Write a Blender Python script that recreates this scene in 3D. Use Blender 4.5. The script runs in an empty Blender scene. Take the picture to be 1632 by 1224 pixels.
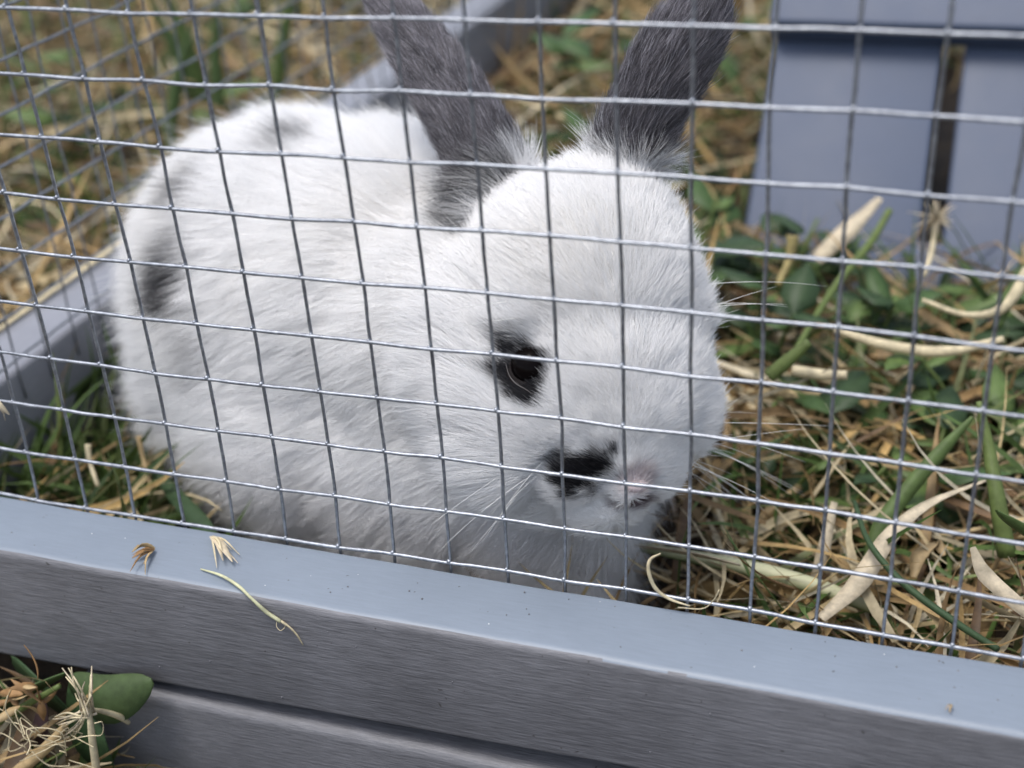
import bpy, bmesh, math, random
import numpy as np
from mathutils import Vector, Matrix
from mathutils.bvhtree import BVHTree

rng = np.random.default_rng(7)
random.seed(7)
scene = bpy.context.scene
COL = scene.collection

# ------------------------------------------------------------------ camera
CAM = np.array([0.06824562, -0.21106666, 0.17539748])
FWD = np.array([-0.2967664, 0.81241439, -0.50190892])
RGT = np.array([0.94895267, 0.30969787, -0.0598002])
DWN = np.array([0.10685758, -0.4940345, -0.86285072])
FPX = 2180.6                       # focal length in pixels of a 1632 px wide picture
cam_d = bpy.data.cameras.new('camera')
cam = bpy.data.objects.new('camera', cam_d)
COL.objects.link(cam)
M = Matrix(((RGT[0], -DWN[0], -FWD[0], CAM[0]),
            (RGT[1], -DWN[1], -FWD[1], CAM[1]),
            (RGT[2], -DWN[2], -FWD[2], CAM[2]),
            (0, 0, 0, 1)))
cam.matrix_world = M
cam_d.sensor_width = 36.0
cam_d.lens = FPX / 1632 * 36.0
cam_d.clip_start = 0.01
cam_d.clip_end = 100.0
cam_d.dof.use_dof = True
cam_d.dof.focus_distance = 0.283
cam_d.dof.aperture_fstop = 11.5
scene.camera = cam

# ------------------------------------------------------------------ sky, sun, exposure
SUN_EL, SUN_AZ = math.radians(74), math.radians(-142)      # azimuth from +y towards +x
world = bpy.data.worlds.new('World')
scene.world = world
world.use_nodes = True
wn = world.node_tree
for n in list(wn.nodes): wn.nodes.remove(n)
sky = wn.nodes.new('ShaderNodeTexSky')
sky.sky_type = 'NISHITA'
sky.sun_disc = False
sky.sun_elevation = SUN_EL
sky.sun_rotation = SUN_AZ
sky.air_density = 1.0
sky.dust_density = 3.0
hs = wn.nodes.new('ShaderNodeHueSaturation')              # thin cloud: the blue is washed out
hs.inputs['Saturation'].default_value = 0.66
bg = wn.nodes.new('ShaderNodeBackground')
bg.inputs['Strength'].default_value = 0.13
wo = wn.nodes.new('ShaderNodeOutputWorld')
wn.links.new(sky.outputs[0], hs.inputs['Color'])
wn.links.new(hs.outputs[0], bg.inputs['Color'])
wn.links.new(bg.outputs[0], wo.inputs['Surface'])
sun_d = bpy.data.lights.new('sun', 'SUN')
sun_d.energy = 1.35
sun_d.angle = math.radians(22)
sun_d.color = (1.0, 0.965, 0.92)
sun = bpy.data.objects.new('sun', sun_d)
COL.objects.link(sun)
sdir = Vector((math.sin(SUN_AZ) * math.cos(SUN_EL), math.cos(SUN_AZ) * math.cos(SUN_EL), math.sin(SUN_EL)))
sun.rotation_euler = sdir.to_track_quat('Z', 'Y').to_euler()
sun.location = sdir * 3
vs = scene.view_settings
vs.view_transform = 'Standard'
vs.look = 'None'
vs.gamma = 1.0
vs.use_curve_mapping = False
vs.exposure = 0.93
scene.cycles.max_bounces = 18
scene.cycles.diffuse_bounces = 16
scene.cycles.transmission_bounces = 16
scene.cycles.transparent_max_bounces = 8
scene.cycles_curves.shape = 'RIBBONS'
scene.cycles_curves.subdivisions = 2


# ------------------------------------------------------------------ helpers
def ray(u, v):
    d = FWD * FPX + RGT * (u - 816) + DWN * (v - 612)
    return d / np.linalg.norm(d)

def at(u, v, y=None, z=None, x=None):
    """the point of the place seen at picture point (u, v) at a known depth, height or x"""
    d = ray(u, v)
    if y is not None: t = (y - CAM[1]) / d[1]
    elif z is not None: t = (z - CAM[2]) / d[2]
    else: t = (x - CAM[0]) / d[0]
    return CAM + t * d

def unit(v):
    v = np.asarray(v, float)
    return v / (np.linalg.norm(v) + 1e-12)

def put(o, parent=None):
    COL.objects.link(o)
    if parent is not None: o.parent = parent
    return o

def tag(o, label=None, cat=None, group=None, kind=None):
    if label: o['label'] = label
    if cat: o['category'] = cat
    if group: o['group'] = group
    if kind: o['kind'] = kind
    return o

def empty(name, loc=(0, 0, 0)):
    o = bpy.data.objects.new(name, None)
    o.location = Vector([float(c) for c in loc])
    o.empty_display_size = 0.01
    return put(o)

def local(parent, P):
    """world coordinates to the frame of an unrotated parent"""
    P = np.asarray(P, float)
    return P if parent is None else P - np.array(root_loc(parent))

def root_loc(o):
    v = Vector((0, 0, 0))
    while o is not None:
        v += o.location; o = o.parent
    return v

def mesh_from(name, V, F, smooth=True, col=None):
    me = bpy.data.meshes.new(name)
    me.from_pydata([tuple(map(float, p)) for p in V], [], [tuple(map(int, f)) for f in F])
    if smooth: me.polygons.foreach_set('use_smooth', [True] * len(me.polygons))
    if col is not None:
        a = me.color_attributes.new('col', 'FLOAT_COLOR', 'POINT')
        c = np.ones((len(V), 4), np.float32); c[:, :3] = col
        a.data.foreach_set('color', c.ravel())
    me.update()
    return me

def obj(name, V, F, mat, parent=None, smooth=True, col=None):
    me = mesh_from(name, local(parent, V), F, smooth, col)
    me.materials.append(mat)
    return put(bpy.data.objects.new(name, me), parent)

def big_mesh(name, V, Q, mat, parent=None, col=None):
    """fast mesh from arrays: V (n,3), Q (m,4) quads"""
    V = local(parent, V)
    me = bpy.data.meshes.new(name)
    me.vertices.add(len(V)); me.vertices.foreach_set('co', np.asarray(V, np.float32).ravel())
    m = len(Q)
    me.loops.add(4 * m); me.polygons.add(m)
    me.loops.foreach_set('vertex_index', np.asarray(Q, np.int32).ravel())
    me.polygons.foreach_set('loop_start', np.arange(m, dtype=np.int32) * 4)
    me.polygons.foreach_set('use_smooth', np.ones(m, bool))
    me.update(calc_edges=True)
    if col is not None:
        a = me.color_attributes.new('col', 'FLOAT_COLOR', 'POINT')
        c = np.ones((len(V), 4), np.float32); c[:, :3] = col
        a.data.foreach_set('color', c.ravel())
    me.materials.append(mat)
    return put(bpy.data.objects.new(name, me), parent)

def smooth_path(P, n):
    """Catmull-Rom through control points"""
    P = np.asarray(P, float)
    if len(P) == 2: P = np.array([P[0], (P[0] + P[1]) / 2, P[1]])
    Q = np.vstack([2 * P[0] - P[1], P, 2 * P[-1] - P[-2]])
    T = np.linspace(0, len(P) - 1, n)
    out = []
    for t in T:
        i = min(int(t), len(P) - 2); f = t - i
        a, b, c, d = Q[i], Q[i + 1], Q[i + 2], Q[i + 3]
        out.append(0.5 * (2 * b + (c - a) * f + (2 * a - 5 * b + 4 * c - d) * f * f + (3 * b - a - 3 * c + d) * f ** 3))
    return np.array(out)

def tube(P, R, sides=6, cap=True):
    P = np.asarray(P, float); n = len(P)
    R = np.broadcast_to(np.asarray(R, float), (n,))
    T = np.gradient(P, axis=0); T /= np.linalg.norm(T, axis=1, keepdims=True) + 1e-12
    up = np.array([0, 0, 1.0]) if abs(T[0, 2]) < .9 else np.array([0, 1.0, 0])
    V, F = [], []
    for i in range(n):
        a = unit(np.cross(T[i], up)); b = np.cross(a, T[i])
        for k in range(sides):
            th = 2 * math.pi * k / sides
            V.append(P[i] + R[i] * (a * math.cos(th) + b * math.sin(th)))
    for i in range(n - 1):
        for k in range(sides):
            k2 = (k + 1) % sides
            F.append((i * sides + k, i * sides + k2, (i + 1) * sides + k2, (i + 1) * sides + k))
    if cap:
        F.append(tuple(range(sides))[::-1]); F.append(tuple((n - 1) * sides + k for k in range(sides)))
    return V, F

def ribbon(P, W, side, fold=0.25, thick=0.00025):
    """folded blade with two faces a hair apart; P path, W half widths, side = rough width direction"""
    P = np.asarray(P, float); n = len(P)
    W = np.broadcast_to(np.asarray(W, float), (n,))
    T = np.gradient(P, axis=0); T /= np.linalg.norm(T, axis=1, keepdims=True) + 1e-12
    V, F = [], []
    for i in range(n):
        s = np.asarray(side, float); s = unit(s - T[i] * (s @ T[i])); nn = np.cross(T[i], s)
        for q, (a, b) in enumerate(((-1, fold), (0, 0), (1, fold))):
            V.append(P[i] + s * a * W[i] + nn * (b * W[i] + thick / 2))
        for q, (a, b) in enumerate(((-1, fold), (0, 0), (1, fold))):
            V.append(P[i] + s * a * W[i] + nn * (b * W[i] - thick / 2))
    for i in range(n - 1):
        o, p = i * 6, i * 6 + 6
        F += [(o, o + 1, p + 1, p), (o + 1, o + 2, p + 2, p + 1), (o + 4, o + 3, p + 3, p + 4), (o + 5, o + 4, p + 4, p + 5),
              (o + 3, o, p, p + 3), (o + 2, o + 5, p + 5, p + 2)]
    return V, F

def join(parts):
    V, F = [], []
    for v, f in parts:
        o = len(V); V += list(v); F += [tuple(i + o for i in q) for q in f]
    return V, F

def vnoise(P, scale, seed=0):
    """cheap smooth noise in [-1,1] at points P"""
    P = np.asarray(P, float) * scale
    r = np.random.default_rng(seed)
    out = np.zeros(len(P))
    for k in range(6):
        d = r.normal(size=3); ph = r.uniform(0, 6.28)
        out += np.sin(P @ d * 1.7 + ph + 1.3 * np.sin(P @ r.normal(size=3) + r.uniform(0, 6.28)))
    return out / 3.0


# ------------------------------------------------------------------ materials
def new_mat(name):
    m = bpy.data.materials.new(name); m.use_nodes = True
    nt = m.node_tree
    return m, nt, nt.nodes['Principled BSDF'], nt.nodes['Material Output']

def N(nt, kind, **kw):
    n = nt.nodes.new(kind)
    for k, v in kw.items():
        if k in n.inputs: n.inputs[k].default_value = v
        else: setattr(n, k, v)
    return n

def ramp(nt, stops):
    r = nt.nodes.new('ShaderNodeValToRGB')
    e = r.color_ramp.elements
    e[0].position, e[0].color = stops[0][0], (*stops[0][1], 1)
    e[1].position, e[1].color = stops[-1][0], (*stops[-1][1], 1)
    for p, c in stops[1:-1]:
        q = e.new(p); q.color = (*c, 1)
    return r

def paint_mat(name, base, grain_axis, rough=0.42, grain=0.28, spec=0.5, contrast=1.0):
    """brushed wood paint: fine grain lines along grain_axis, thin wear, dust"""
    m, nt, b, out = new_mat(name)
    tc = N(nt, 'ShaderNodeTexCoord')
    sc = [1700.0, 1700.0, 1700.0]; sc[grain_axis] = 170.0
    mp = N(nt, 'ShaderNodeMapping'); mp.inputs['Scale'].default_value = sc
    nt.links.new(tc.outputs['Object'], mp.inputs['Vector'])
    n1 = N(nt, 'ShaderNodeTexNoise', Scale=1.0, Detail=4.0, Roughness=0.65)
    nt.links.new(mp.outputs[0], n1.inputs['Vector'])
    n2 = N(nt, 'ShaderNodeTexNoise', Scale=38.0, Detail=5.0, Roughness=0.6)
    nt.links.new(tc.outputs['Object'], n2.inputs['Vector'])
    n3 = N(nt, 'ShaderNodeTexNoise', Scale=1400.0, Detail=2.0)
    nt.links.new(tc.outputs['Object'], n3.inputs['Vector'])
    r1 = ramp(nt, [(0.36, tuple(c * (1 - .30 * contrast) for c in base)), (0.5, base), (0.64, tuple(min(1, c * (1 + .32 * contrast)) for c in base))])
    mixf = N(nt, 'ShaderNodeMath', operation='MULTIPLY_ADD')
    nt.links.new(n1.outputs[0], mixf.inputs[0]); mixf.inputs[1].default_value = 0.55
    q = N(nt, 'ShaderNodeMath', operation='MULTIPLY'); q.inputs[1].default_value = 0.45
    nt.links.new(n2.outputs[0], q.inputs[0]); nt.links.new(q.outputs[0], mixf.inputs[2])
    nt.links.new(mixf.outputs[0], r1.inputs[0])
    # dust and dirt specks
    sp = ramp(nt, [(0.765, (0, 0, 0)), (0.80, (1, 1, 1))])
    vor = N(nt, 'ShaderNodeTexNoise', Scale=700.0, Detail=1.0)
    nt.links.new(tc.outputs['Object'], vor.inputs['Vector']); nt.links.new(vor.outputs[0], sp.inputs[0])
    mx = N(nt, 'ShaderNodeMixRGB'); mx.inputs['Color2'].default_value = (base[0] * .45, base[1] * .43, base[2] * .4, 1)
    nt.links.new(sp.outputs[0], mx.inputs['Fac']); nt.links.new(r1.outputs[0], mx.inputs['Color1'])
    nt.links.new(mx.outputs[0], b.inputs['Base Color'])
    rr = N(nt, 'ShaderNodeMapRange'); rr.inputs['To Min'].default_value = rough - .08; rr.inputs['To Max'].default_value = rough + .14
    nt.links.new(n2.outputs[0], rr.inputs[0]); nt.links.new(rr.outputs[0], b.inputs['Roughness'])
    b.inputs['Specular IOR Level'].default_value = spec
    bp = N(nt, 'ShaderNodeBump'); bp.inputs['Strength'].default_value = grain; bp.inputs['Distance'].default_value = 0.0004
    nt.links.new(n1.outputs[0], bp.inputs['Height'])
    bp2 = N(nt, 'ShaderNodeBump'); bp2.inputs['Strength'].default_value = 0.12; bp2.inputs['Distance'].default_value = 0.0003
    nt.links.new(n3.outputs[0], bp2.inputs['Height']); nt.links.new(bp.outputs[0], bp2.inputs['Normal'])
    nt.links.new(bp2.outputs[0], b.inputs['Normal'])
    return m

GREY = (0.158, 0.168, 0.196)
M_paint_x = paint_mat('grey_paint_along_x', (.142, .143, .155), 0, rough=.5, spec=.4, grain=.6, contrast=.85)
M_paint_top_lit = paint_mat('grey_paint_smooth_sky_lit', (.168, .200, .243), 0, rough=.46, spec=.55, grain=.08, contrast=.22)
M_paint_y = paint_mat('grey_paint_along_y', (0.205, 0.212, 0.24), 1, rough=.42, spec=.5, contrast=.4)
M_ramp = paint_mat('blue_grey_paint', (0.058, 0.076, 0.120), 1, rough=0.5, grain=0.12, spec=.35, contrast=.25)
M_ramp_x = paint_mat('blue_grey_paint_batten', (0.058, 0.076, 0.120), 0, rough=0.5, grain=0.12, spec=.35, contrast=.25)

def wire_mat(name='galvanised_wire', k=1.0, metal=.85):
    m, nt, b, out = new_mat(name)
    tc = N(nt, 'ShaderNodeTexCoord')
    n = N(nt, 'ShaderNodeTexNoise', Scale=650.0, Detail=4.0, Roughness=0.7)
    nt.links.new(tc.outputs['Object'], n.inputs['Vector'])
    r = ramp(nt, [(p_, tuple(x * k for x in c_)) for p_, c_ in ((0.3, (0.27, 0.285, 0.32)), (0.55, (0.47, 0.50, 0.55)), (0.78, (0.70, 0.73, 0.78)))])
    nt.links.new(n.outputs[0], r.inputs[0]); nt.links.new(r.outputs[0], b.inputs['Base Color'])
    b.inputs['Metallic'].default_value = metal
    rr = N(nt, 'ShaderNodeMapRange'); rr.inputs['To Min'].default_value = .28; rr.inputs['To Max'].default_value = .58
    nt.links.new(n.outputs[0], rr.inputs[0]); nt.links.new(rr.outputs[0], b.inputs['Roughness'])
    bp = N(nt, 'ShaderNodeBump'); bp.inputs['Strength'].default_value = .35; bp.inputs['Distance'].default_value = .0003
    nt.links.new(n.outputs[0], bp.inputs['Height']); nt.links.new(bp.outputs[0], b.inputs['Normal'])
    return m
M_wire = wire_mat('galvanised_wire', .74)
M_wire_dull = wire_mat('weathered_wire', .50, .6)

def plant_mat(name, trans=0.25, rough=0.55, tint=None, mottle=.36):
    """colour from the blade's own attribute (or a fixed tint), fine streaks, some light through it"""
    m, nt, b, out = new_mat(name)
    tc = N(nt, 'ShaderNodeTexCoord')
    n = N(nt, 'ShaderNodeTexNoise', Scale=260.0, Detail=4.0, Roughness=0.65)
    nt.links.new(tc.outputs['Object'], n.inputs['Vector'])
    mr = N(nt, 'ShaderNodeMapRange'); mr.inputs['From Min'].default_value = .3; mr.inputs['From Max'].default_value = .7
    mr.inputs['To Min'].default_value = 1 - mottle; mr.inputs['To Max'].default_value = 1 + mottle * .85
    nt.links.new(n.outputs[0], mr.inputs[0])
    mul = N(nt, 'ShaderNodeVectorMath', operation='SCALE')
    if tint is None:
        at_ = N(nt, 'ShaderNodeAttribute'); at_.attribute_name = 'col'
        nt.links.new(at_.outputs['Color'], mul.inputs[0])
    else:
        mul.inputs[0].default_value = tint
    nt.links.new(mr.outputs[0], mul.inputs['Scale'])
    nt.links.new(mul.outputs[0], b.inputs['Base Color'])
    b.inputs['Roughness'].default_value = rough
    b.inputs['Specular IOR Level'].default_value = 0.35
    bp = N(nt, 'ShaderNodeBump'); bp.inputs['Strength'].default_value = .25; bp.inputs['Distance'].default_value = .0004
    nt.links.new(n.outputs[0], bp.inputs['Height']); nt.links.new(bp.outputs[0], b.inputs['Normal'])
    tr = N(nt, 'ShaderNodeBsdfTranslucent'); nt.links.new(mul.outputs[0], tr.inputs['Color'])
    ms = N(nt, 'ShaderNodeMixShader'); ms.inputs[0].default_value = trans
    nt.links.new(b.outputs[0], ms.inputs[1]); nt.links.new(tr.outputs[0], ms.inputs[2])
    nt.links.new(ms.outputs[0], out.inputs['Surface'])
    return m
M_blade = plant_mat('grass_blades')
M_straw_pale = plant_mat('pale_straw', tint=(0.62, 0.54, 0.36))
M_straw_brown = plant_mat('brown_husk', tint=(0.34, 0.20, 0.09))
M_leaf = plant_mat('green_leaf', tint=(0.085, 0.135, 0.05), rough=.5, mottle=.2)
M_leaf_low = plant_mat('low_broad_leaf', tint=(0.060, 0.095, 0.035), rough=.6, mottle=.3)  # darker, duller green for the low broad leaf
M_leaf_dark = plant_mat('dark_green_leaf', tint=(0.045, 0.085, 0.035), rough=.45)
M_stalk_green = plant_mat('green_stalk', tint=(0.115, 0.155, 0.045), trans=.15, mottle=.25)
M_two_tone = plant_mat('two_tone_stalk', trans=.15, mottle=.12)

def soil_mat():
    m, nt, b, out = new_mat('soil_and_thatch')
    tc = N(nt, 'ShaderNodeTexCoord')
    n = N(nt, 'ShaderNodeTexNoise', Scale=90.0, Detail=8.0, Roughness=0.7)
    nt.links.new(tc.outputs['Object'], n.inputs['Vector'])
    r = ramp(nt, [(0.35, (0.014, 0.010, 0.006)), (0.55, (0.04, 0.026, 0.014)), (0.72, (0.09, 0.06, 0.03))])
    nt.links.new(n.outputs[0], r.inputs[0]); nt.links.new(r.outputs[0], b.inputs['Base Color'])
    b.inputs['Roughness'].default_value = .95
    bp = N(nt, 'ShaderNodeBump'); bp.inputs['Strength'].default_value = .8; bp.inputs['Distance'].default_value = .004
    nt.links.new(n.outputs[0], bp.inputs['Height']); nt.links.new(bp.outputs[0], b.inputs['Normal'])
    return m
M_soil = soil_mat()

def skin_mat():
    m, nt, b, out = new_mat('rabbit_skin')
    a = N(nt, 'ShaderNodeAttribute'); a.attribute_name = 'col'
    tc = N(nt, 'ShaderNodeTexCoord')
    n = N(nt, 'ShaderNodeTexNoise', Scale=700.0, Detail=3.0)
    nt.links.new(tc.outputs['Object'], n.inputs['Vector'])
    nt.links.new(a.outputs['Color'], b.inputs['Base Color'])
    b.inputs['Roughness'].default_value = .8
    b.inputs['Specular IOR Level'].default_value = .15
    bp = N(nt, 'ShaderNodeBump'); bp.inputs['Strength'].default_value = .4; bp.inputs['Distance'].default_value = .0005
    nt.links.new(n.outputs[0], bp.inputs['Height']); nt.links.new(bp.outputs[0], b.inputs['Normal'])
    return m
M_skin = skin_mat()

def fur_mat():
    m, nt, b, out = new_mat('rabbit_fur')
    a = N(nt, 'ShaderNodeAttribute'); a.attribute_name = 'col'
    d = N(nt, 'ShaderNodeBsdfDiffuse'); nt.links.new(a.outputs['Color'], d.inputs['Color'])
    t = N(nt, 'ShaderNodeBsdfTranslucent'); nt.links.new(a.outputs['Color'], t.inputs['Color'])
    ms = N(nt, 'ShaderNodeMixShader'); ms.inputs[0].default_value = .5
    nt.links.new(d.outputs[0], ms.inputs[1]); nt.links.new(t.outputs[0], ms.inputs[2])
    g = N(nt, 'ShaderNodeBsdfGlossy'); g.inputs['Roughness'].default_value = .45; g.inputs['Color'].default_value = (.5, .5, .52, 1)
    m2 = N(nt, 'ShaderNodeMixShader'); m2.inputs[0].default_value = .06
    nt.links.new(ms.outputs[0], m2.inputs[1]); nt.links.new(g.outputs[0], m2.inputs[2])
    nt.links.new(m2.outputs[0], out.inputs['Surface'])
    return m
M_fur = fur_mat()

def plain(name, c, rough=.5, spec=.5, coat=0):
    m, nt, b, out = new_mat(name)
    tc = N(nt, 'ShaderNodeTexCoord')
    n = N(nt, 'ShaderNodeTexNoise', Scale=500.0, Detail=2.0)
    nt.links.new(tc.outputs['Object'], n.inputs['Vector'])
    r = ramp(nt, [(0.3, tuple(x * .85 for x in c)), (0.7, tuple(min(1, x * 1.1) for x in c))])
    nt.links.new(n.outputs[0], r.inputs[0]); nt.links.new(r.outputs[0], b.inputs['Base Color'])
    b.inputs['Roughness'].default_value = rough
    b.inputs['Specular IOR Level'].default_value = spec
    b.inputs['Coat Weight'].default_value = coat
    return m
M_eye = plain('eye_black', (0.004, 0.003, 0.003), .10, .05, .0)
M_whisker = plain('whisker', (0.80, 0.79, 0.76), .35)
M_nose = plain('pink_nose', (0.58, 0.48, 0.48), .7, .2)
M_speck_w = plain('white_specks', (0.72, 0.72, 0.72), .7)

# ------------------------------------------------------------------ ground
GZ = -0.050
def build_ground():
    n = 120
    xs = np.concatenate([np.linspace(-40, -1.2, 8)[:-1], np.linspace(-1.2, 1.2, n), np.linspace(1.2, 40, 8)[1:]])
    X, Y = np.meshgrid(xs, xs + 0.3, indexing='ij')
    P = np.c_[X.ravel(), Y.ravel(), np.zeros(X.size)]
    near = np.exp(-((P[:, 0]) ** 2 + (P[:, 1] - .3) ** 2) / 1.0)
    P[:, 2] = GZ + near * 0.004 * vnoise(P, 28, 3)
    P[:, 2] -= 0.022 * np.clip((-P[:, 1] - 0.0) / 0.03, 0, 1)     # lower outside the run
    k = len(xs)
    i, j = np.meshgrid(np.arange(k - 1), np.arange(k - 1), indexing='ij')
    q = (i * k + j).ravel()
    o = big_mesh('ground', P, np.c_[q, q + k, q + k + 1, q + 1], M_soil)
    tag(o, kind='structure')
build_ground()


# ------------------------------------------------------------------ the run: rails
def beam(name, prof, xs, axis, mat, parent, wobble=0.00014, seed=1, ends=True, shape=None):
    """extrude a closed (p, z) profile along x or y with a slightly uneven painted surface"""
    prof = np.asarray(prof, float); k = len(prof)
    V = []
    for s in xs:
        pr = prof if shape is None else shape(prof.copy(), s)
        for p, z in pr:
            V.append((s, p, z) if axis == 0 else (p, s, z))
    V = np.array(V)
    w = vnoise(V, 60, seed) * wobble + vnoise(V * (np.array([.3, 1, 1]) if axis == 0 else np.array([1, .3, 1])), 420, seed + 1) * wobble * .35
    c = V.copy(); c[:, 1 - axis] = prof[:, 0].mean(); c[:, 2] = prof[:, 1].mean()
    d = V - c; d /= np.linalg.norm(d, axis=1, keepdims=True) + 1e-9
    V = V + d * w[:, None]
    F = []
    for i in range(len(xs) - 1):
        for j in range(k):
            j2 = (j + 1) % k
            f = (i * k + j, i * k + j2, (i + 1) * k + j2, (i + 1) * k + j)
            F.append(f if axis == 0 else f[::-1])
    if ends:
        a = tuple(range(k)); b = tuple((len(xs) - 1) * k + j for j in range(k))
        F.append(a[::-1] if axis == 0 else a); F.append(b if axis == 0 else b[::-1])
    o = obj(name, V, F, mat, parent)
    bm = bmesh.new(); bm.from_mesh(o.data); bmesh.ops.recalc_face_normals(bm, faces=bm.faces); bm.to_mesh(o.data); bm.free()
    return o

def rounded(p0, p1, z0, z1, r):
    """rounded rectangle; r = radii at (p0,z0),(p1,z0),(p1,z1),(p0,z1)"""
    out = []
    for (cx, cz, a0), rr in zip(((p0, z0, 180), (p1, z0, 270), (p1, z1, 0), (p0, z1, 90)), r):
        sx = 1 if cx == p0 else -1; sz = 1 if cz == z0 else -1
        for k in range(6):
            a = math.radians(a0 + 90 * k / 5)
            out.append((cx + sx * rr + rr * math.cos(a), cz + sz * rr + rr * math.sin(a)))
    return out

run = empty('rabbit_run', (-0.17, 0.0, -0.06))
tag(run, 'grey painted wooden rabbit run with galvanised wire mesh around the white rabbit', 'rabbit run')

TOP_L, TOP_R = -0.0009, -0.0037         # height of the front rail's top at x = -0.14 and x = 0.10
def rail_top(x): return TOP_L + (TOP_R - TOP_L) * (x + .14) / .24
YF = -0.0192                            # front face of the front rail
def rail_shape(prof, x):
    t = (x + .14) / .24
    zt = rail_top(x); zb = -0.0332 + 0.0046 * t
    q = (prof[:, 1] - 0) / 1.0
    prof[:, 1] = zb + q * (zt - zb)
    return prof
prof = rounded(YF, -0.0007, 0, 0.031, (0.0012, .0012, .0008, .0019))
prof = [(p, z / 0.031) for p, z in prof]
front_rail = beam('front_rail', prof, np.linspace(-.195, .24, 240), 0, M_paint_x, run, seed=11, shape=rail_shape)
front_rail.data.materials.append(M_paint_top_lit)             # upper face sanded smooth, sides saw-grained; top's paler blue-grey has sky light painted in
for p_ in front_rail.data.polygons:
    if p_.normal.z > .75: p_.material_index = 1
# lower beam under the front rail
def low_shape(prof, x):
    t = (x + .094) / .12
    prof[:, 1] += -0.0352 - 0.0010 * t
    return prof
prof2 = rounded(-0.0200, -0.0008, -0.034, 0.0, (0.0015, .0015, .002, .0024))
lower_beam = beam('lower_beam', prof2, np.linspace(-.112, .24, 160), 0, M_paint_x, run, seed=21, shape=low_shape)
lower_beam['label'] = 'lower grey beam separated from the rail above by a dark groove'

SX0, SSL = -0.1738, 0.036               # inner face of the side rail: x = SX0 + SSL*(y - .047)
def side_x(y): return SX0 + SSL * (y - .047)
def side_shape(prof, y):
    prof[:, 0] += side_x(y)
    return prof
prof3 = rounded(-0.0205, 0.0, -0.034, -0.002, (.0012, .0012, .0018, .0018))
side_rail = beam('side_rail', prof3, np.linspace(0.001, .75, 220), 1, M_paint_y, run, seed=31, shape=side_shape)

# ------------------------------------------------------------------ the run: wire mesh
G = 0.0127
COEF = np.array([[0.33, 0.51], [-0.38, -0.63], [-0.56, -0.67], [0.62, 1.0], [-0.75, 0.31], [0.56, 0.49], [1.1, 0.38],
                 [-0.41, -1.31], [-0.07, 0.76], [0.38, -1.41]]) * 0.001
IJ = [(0, 0), (0, 1), (0, 2), (0, 3), (1, 0), (1, 1), (1, 2), (2, 0), (2, 1), (3, 0)]
def node(c, r):
    """bent wire grid: where vertical wire c crosses horizontal wire r"""
    cc = min(max(c, -10.5), 6.5); rr = min(max(r, -.3), 9.5)
    u, w = cc / 8, (rr - 4.5) / 5
    d = sum(COEF[k] * (u ** i) * (w ** j) for k, (i, j) in enumerate(IJ))
    h = np.random.default_rng(int((c + 40) * 100 + r)).normal(size=3) * 0.00010
    return np.array([c * G + d[0] + h[0], h[2] * 1.2, r * G + d[1] + h[1]])
CMIN, CMAX, RMAX = -13, 12, 12

def wire_path(nodes, offs, sub=5, amp=0.00008, seed=0):
    P = smooth_path(nodes, (len(nodes) - 1) * sub + 1)
    P = P + np.asarray(offs)
    w = np.c_[vnoise(P, 170, seed), vnoise(P, 190, seed + 1), vnoise(P, 150, seed + 2)] * amp
    return P + w

def blob(c, r):
    V = [np.array(c) + np.array(d) * r for d in
         [(sx * .58, sy * .58, sz * .58) for sx in (-1, 1) for sy in (-1, 1) for sz in (-1, 1)] +
         [(1, 0, 0), (-1, 0, 0), (0, 1, 0), (0, -1, 0), (0, 0, 1), (0, 0, -1)]]
    F = []
    faces = {8: (4, 6, 7, 5), 9: (0, 1, 3, 2), 10: (2, 3, 7, 6), 11: (0, 4, 5, 1), 12: (1, 5, 7, 3), 13: (0, 2, 6, 4)}
    for c_, q in faces.items():
        for k in range(4): F.append((c_, q[k], q[(k + 1) % 4]))
    return V, F

NODES = {(c, r): node(c, r) for c in range(CMIN, CMAX + 1) for r in range(-1, RMAX + 1)}
for r in range(0, RMAX + 1):
    P = wire_path([NODES[(c, r)] for c in range(CMIN, CMAX + 1)], (0, -0.00038, 0), seed=r)
    R = 0.00040 * (1 + 0.07 * vnoise(P, 420, r + 50))
    V, F = tube(P, R, 8)
    obj('wire', V, F, M_wire, run)
for c in range(CMIN, CMAX + 1):
    P = wire_path([NODES[(c, r)] for r in range(-1, RMAX + 1)], (0, 0.00032, 0), seed=100 + c)
    R = 0.00036 * (1 + 0.07 * vnoise(P, 420, c + 150))
    parts = [tube(P, R, 8)]
    for r in range(0, RMAX + 1):
        n_ = NODES[(c, r)]
        sc_ = 0.00050 * random.uniform(.8, 1.2)
        parts.append(blob(n_ + np.array([random.uniform(-.0002, .0002), -0.0003, 0.00034]), sc_))
    V, F = join(parts)
    obj('wire', V, F, M_wire, run)
# side panel mesh, same cells, on the inside of the side rail
SIDE_R = 12
for r in range(0, SIDE_R + 1):
    ys = np.arange(0, 58) * G + 0.004
    nd = [np.array([side_x(y) + 0.0011, y, r * G + 0.0015 + random.gauss(0, .00015)]) for y in ys]
    P = wire_path(nd, (0.0004, 0, 0), sub=3, amp=.0002, seed=300 + r)
    V, F = tube(P, 0.00040, 6)
    obj('wire', V, F, M_wire_dull, run)
for k in range(0, 58):
    y = k * G + 0.004
    nd = [np.array([side_x(y) + 0.0007 + random.gauss(0, .0001), y + random.gauss(0, .00015), r * G + 0.0015]) for r in range(-1, SIDE_R + 1)]
    P = wire_path(nd, (-0.0003, 0, 0), sub=3, amp=.00015, seed=400 + k)
    V, F = tube(P, 0.00033, 6)
    obj('wire', V, F, M_wire_dull, run)

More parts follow.
